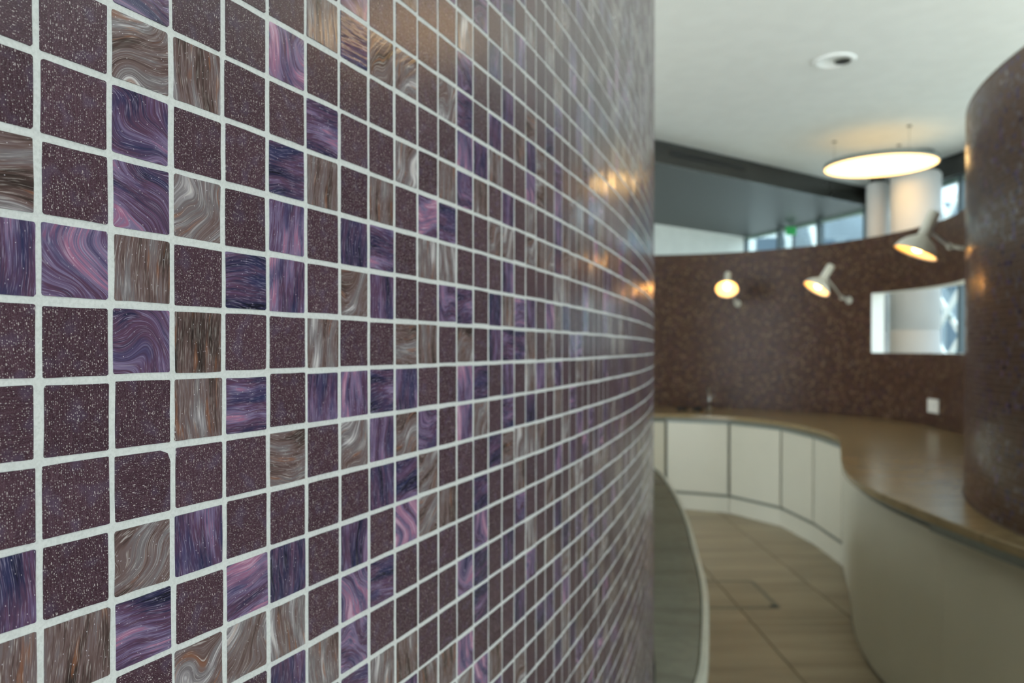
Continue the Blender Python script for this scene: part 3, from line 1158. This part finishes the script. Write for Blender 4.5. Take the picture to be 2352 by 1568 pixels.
M_WINB = plain('dark_blue_window_glass', (58, 78, 92), 0.15, 0, 0.6)
building('blue-grey building outside seen through the glazing above the mosaic wall', 9.2, 15.5, 24.0, 30.0, 6.1, 6, 2, M_BLDG)
M_BLD2 = plain('pale_grey_cladding', (196, 206, 204), 0.6, 0, 0.3, 0.08, 0.6)
building('pale grey block outside, left of the bright gap of sky', 3.4, 9.1, 25.0, 31.0, 9.0, 4, 3, M_BLD2)

# white diagonal bracing in front of the glazing
tr = empty('steel_lattice', (6.9, 12.0, -0.12), 'white steel cross-bracing standing outside the glazed front', 'lattice')
la, lb = (6.1, 13.06), (7.1, 9.6)
nb = 7
for i in range(nb):
    p, q = along(la, lb, i / nb), along(la, lb, (i + 1) / nb)
    for lev in range(8):
        z0, z1 = -0.12 + 0.72 * lev, -0.12 + 0.72 * (lev + 1)
        bar('brace', (p[0], p[1], z0), (q[0], q[1], z1), 0.04, 0.075, M_TRUSS, tr)
        bar('brace', (p[0] + 0.06, p[1], z1), (q[0] + 0.06, q[1], z0), 0.04, 0.075, M_TRUSS, tr)
for lev in range(1, 5):
    bar('rail', (la[0] + 0.12, la[1], -0.12 + 1.44 * lev), (lb[0] + 0.12, lb[1], -0.12 + 1.44 * lev), 0.05, 0.10, M_TRUSS, tr)

for p, q in (((5.83, 15.0, 3.97), (6.75, 15.0, -0.12)), ((5.85, 13.0, 3.90), (6.9, 13.0, 2.9))):
    bar('strut', p, q, 0.09, 0.11, M_TRUSS, tr, up=(0, 1, 0))

# ------------------------------------------------------------------ lamps
def pendant(x, y, z, r, label):
    t = empty('pendant_lamp', (x, y, z), label, 'lamp', 'round pendant lamps')
    lathe('rim', [(r, 0.0), (r + 0.010, 0.0), (r + 0.010, 0.045), (r, 0.045), (r, 0.0)], M_RIM, t, 72, (x, y, z))
    lathe('diffuser', [(0.0, -0.012), (r * 0.5, -0.010), (r * 0.8, -0.004), (r - 0.002, 0.004), (r - 0.002, 0.020), (0.0, 0.020)], M_DISC, t, 72, (x, y, z), smooth=False)
    lathe('upper_diffuser', [(0.0, 0.025), (r - 0.002, 0.025), (r - 0.002, 0.038), (0.0, 0.038)], M_DISC_UP, t, 72, (x, y, z), smooth=False)
    for k in range(3):
        a = 0.7 + k * 2 * PI / 3
        px, py = x + (r - 0.1) * math.cos(a), y + (r - 0.1) * math.sin(a)
        rod('wire', [(px, py, z + 0.035), (px, py, CEIL_Z - 0.02)], 0.0022, M_STEEL, t, 6)
        lathe('ceiling_cap', [(0, 0), (0.022, 0), (0.024, -0.010), (0, -0.012)], M_CHAN, t, 20, (px, py, CEIL_Z))
    return t


pendant(3.95, 8.26, 3.49, 0.555, 'large round glowing pendant lamp hanging below the white ceiling beside the columns')
pendant(3.70, 3.05, 3.49, 0.555, 'round pendant lamp beyond the right mosaic wall, outside the picture')


def wall_lamp(c, axis, mount, nrm, label):
    """bell shade on a long socket, jointed arm to a plate on the wall; c = centre of the shade's mouth"""
    c, ax, mo, nr = Vector(c), Vector(axis).normalized(), Vector(mount), Vector(nrm).normalized()
    t = empty('wall_lamp', mo, label, 'lamp', 'bell-shaded lamps on the mosaic wall')
    bk = -ax                                                     # away from the mouth
    sh = lathe('shade', [(0.112, 0.0), (0.114, 0.002), (0.110, 0.014), (0.098, 0.040), (0.078, 0.064), (0.052, 0.084), (0.032, 0.098), (0.026, 0.112),
                         (0.022, 0.108), (0.030, 0.092), (0.050, 0.079), (0.075, 0.060), (0.095, 0.037), (0.107, 0.012), (0.112, 0.0)], M_LAMP, t, 44, c, bk)
    lathe('lining', [(0.1055, 0.012), (0.0935, 0.036), (0.0735, 0.0585), (0.0485, 0.0765), (0.0, 0.088)], M_LAMP_IN, sh, 44, c, bk)
    lathe('socket', [(0.0, 0.100), (0.0275, 0.100), (0.031, 0.115), (0.031, 0.228), (0.025, 0.242), (0.0, 0.245)], M_LAMP, t, 28, c, bk)
    lathe('bulb', [(0.0, 0.006), (0.014, 0.009), (0.025, 0.018), (0.030, 0.032), (0.027, 0.048), (0.017, 0.064), (0.012, 0.084), (0.0, 0.086)], M_BULB, t, 24, c, bk)
    j1 = c + bk * 0.135
    side = nr.cross(Vector((0, 0, 1))).normalized()
    j1b = j1 + (mo - j1).normalized() * 0.045
    elbow = mo + nr * 0.10 + Vector((0, 0, 0.02))
    lathe('knuckle', [(0, -0.016), (0.016, -0.014), (0.016, 0.014), (0, 0.016)], M_LAMP, t, 16, j1b, side)
    rod('upper_arm', [j1, j1b, elbow], 0.0085, M_LAMP, t, 10)
    lathe('elbow_joint', [(0, -0.018), (0.018, -0.015), (0.018, 0.015), (0, 0.018)], M_LAMP, t, 16, elbow, side)
    rod('lower_arm', [elbow, mo + nr * 0.012], 0.011, M_LAMP, t, 10)
    lathe('wall_plate', [(0, 0.014), (0.030, 0.014), (0.036, 0.006), (0.036, 0.0), (0, 0.0)], M_LAMP, t, 28, mo, nr)
    return t


def on_wall(px):
    """plan point of the kitchen wall on a sight line, room-side normal"""
    s = (px - 1176) / F_PX
    best = None
    at, L = curve_sampler(wall_line)
    for d in np.linspace(0.5, L - 0.5, 4000):
        x, y, th = at(d)
        e = abs(x / y - s)
        if y > 4.0 and x > 1.0 and (best is None or e < best[0]):
            best = (e, x, y, th)
    _, x, y, th = best
    return (x, y), (math.cos(th), -math.sin(th))


def at_px(px, py, Y):
    return ((px - 1176) / F_PX * Y, Y, CAM_H + (800 - py) / F_PX * Y)


def aim(c, toward, ix, iy):
    """lamp axis: share turned towards the camera, rest along the picture direction (right, up)"""
    v = (Vector(c) - Vector((0, 0, CAM_H))).normalized()
    r = v.cross(Vector((0, 0, 1))).normalized()
    u = r.cross(v)
    d = (r * ix + u * iy).normalized()
    return -v * toward + d * math.sqrt(1 - toward * toward)


w, n = on_wall(1694)
c = at_px(1669, 665, 7.75)
wall_lamp(c, aim(c, 0.72, -0.06, -1), (w[0], w[1], 2.02), (n[0], n[1], 0), 'bell-shaded wall lamp turned to face the camera, above the tap')
w, n = on_wall(1950)
c = at_px(1874, 664, 6.45)
wall_lamp(c, aim(c, 0.30, -0.516, -0.856), (w[0], w[1], 2.00), (n[0], n[1], 0), 'bell-shaded wall lamp tilted down between the other two lamps')
rs = curve_sampler(_run)[0](0.98)
c = at_px(2101, 582, 4.15)
wall_lamp(c, aim(c, 0.19, -0.394, -0.919), (rs[0], rs[1], 2.13), (math.cos(rs[2]), -math.sin(rs[2]), 0), 'largest bell-shaded wall lamp, above the square opening in the wall')

# round ceiling fitting
dl = empty('downlight', (2.53, 6.05, CEIL_Z), 'round white recessed spotlight in the ceiling', 'light')
lathe('flange', [(0.0, -0.004), (0.118, -0.004), (0.122, -0.016), (0.150, -0.016), (0.158, -0.008), (0.158, 0.0), (0, 0)], M_CEIL, dl, 48, (2.53, 6.05, CEIL_Z))
lathe('eyeball', [(0.0, -0.020), (0.034, -0.020), (0.050, -0.016), (0.062, -0.0045), (0.0, -0.0045)], M_BLACK, dl, 32, (2.60, 6.05, CEIL_Z))
lathe('tilted_ring', [(0.050, -0.012), (0.064, -0.012), (0.068, -0.005), (0.046, -0.005), (0.050, -0.012)], M_CHAN, dl, 32, (2.60, 6.05, CEIL_Z))

# ------------------------------------------------------------------ small things on the counter and wall
fx, fy = at_px(1630, 933, 8.02)[:2]
tp = empty('tap', (fx, fy, 0.90), 'slim steel tap standing on the worktop below the facing wall lamp', 'tap')
lathe('base', [(0, 0), (0.026, 0), (0.026, 0.012), (0.020, 0.02), (0, 0.02)], M_STEEL, tp, 24, (fx, fy, 0.90))
rod('body', [(fx, fy, 0.915), (fx, fy, 1.09)], 0.014, M_STEEL, tp, 16)
rod('spout', [(fx, fy, 1.06), (fx - 0.004, fy - 0.01, 1.11), (fx - 0.02, fy - 0.05, 1.145), (fx - 0.04, fy - 0.11, 1.145), (fx - 0.055, fy - 0.15, 1.115), (fx - 0.058, fy - 0.155, 1.09)], 0.011, M_STEEL, tp, 14)
rod('lever', [(fx + 0.01, fy, 1.03), (fx + 0.05, fy - 0.02, 1.05)], 0.006, M_STEEL, tp, 10)
for px, lab in ((1566, 'small dark round fitting on the worktop, further from the tap'), (1603, 'small dark round fitting on the worktop, nearer the tap')):
    x, y, _ = at_px(px, 942, 7.93)
    u = empty('counter_fitting', (x, y, 0.90), lab, 'fitting', 'dark round fittings beside the tap')
    lathe('collar', [(0.034, 0.0), (0.050, 0.0), (0.050, 0.030), (0.044, 0.036), (0.034, 0.034), (0.034, 0.0)], M_BLACK, u, 28, (x, y, 0.90))
    lathe('cap', [(0, 0.030), (0.028, 0.030), (0.0335, 0.026), (0.0335, 0.001), (0, 0.001)], M_BLACK, u, 28, (x, y, 0.90))

w, n = on_wall(2146)
zc = CAM_H - 132 / F_PX * w[1]
so = empty('power_socket', (w[0], w[1], zc), 'white socket plate on the mosaic wall above the worktop', 'socket')
tv = Vector((-n[1], n[0], 0))
nv = Vector((n[0], n[1], 0))
c0 = Vector((w[0], w[1], zc)) + nv * 0.002
pl = bar('plate', c0 - tv * 0.085 + nv * 0.005, c0 + tv * 0.085 + nv * 0.005, 0.012, 0.115, M_SOCKET, so)
bevel(pl, 0.003, 2)
for sgn in (-1, 1):
    cc = c0 + tv * (0.040 * sgn) + nv * 0.0118
    lathe('outlet', [(0.0, 0.0), (0.021, 0.0), (0.024, 0.003), (0.028, 0.003), (0.029, 0.0)], M_SOCKET, so, 24, cc, nv)
    for s2 in (-1, 1):
        lathe('pin_hole', [(0, 0.0012), (0.003, 0.0012), (0.003, 0.0)], M_BLACK, so, 10, cc + tv * (0.0095 * s2), nv)
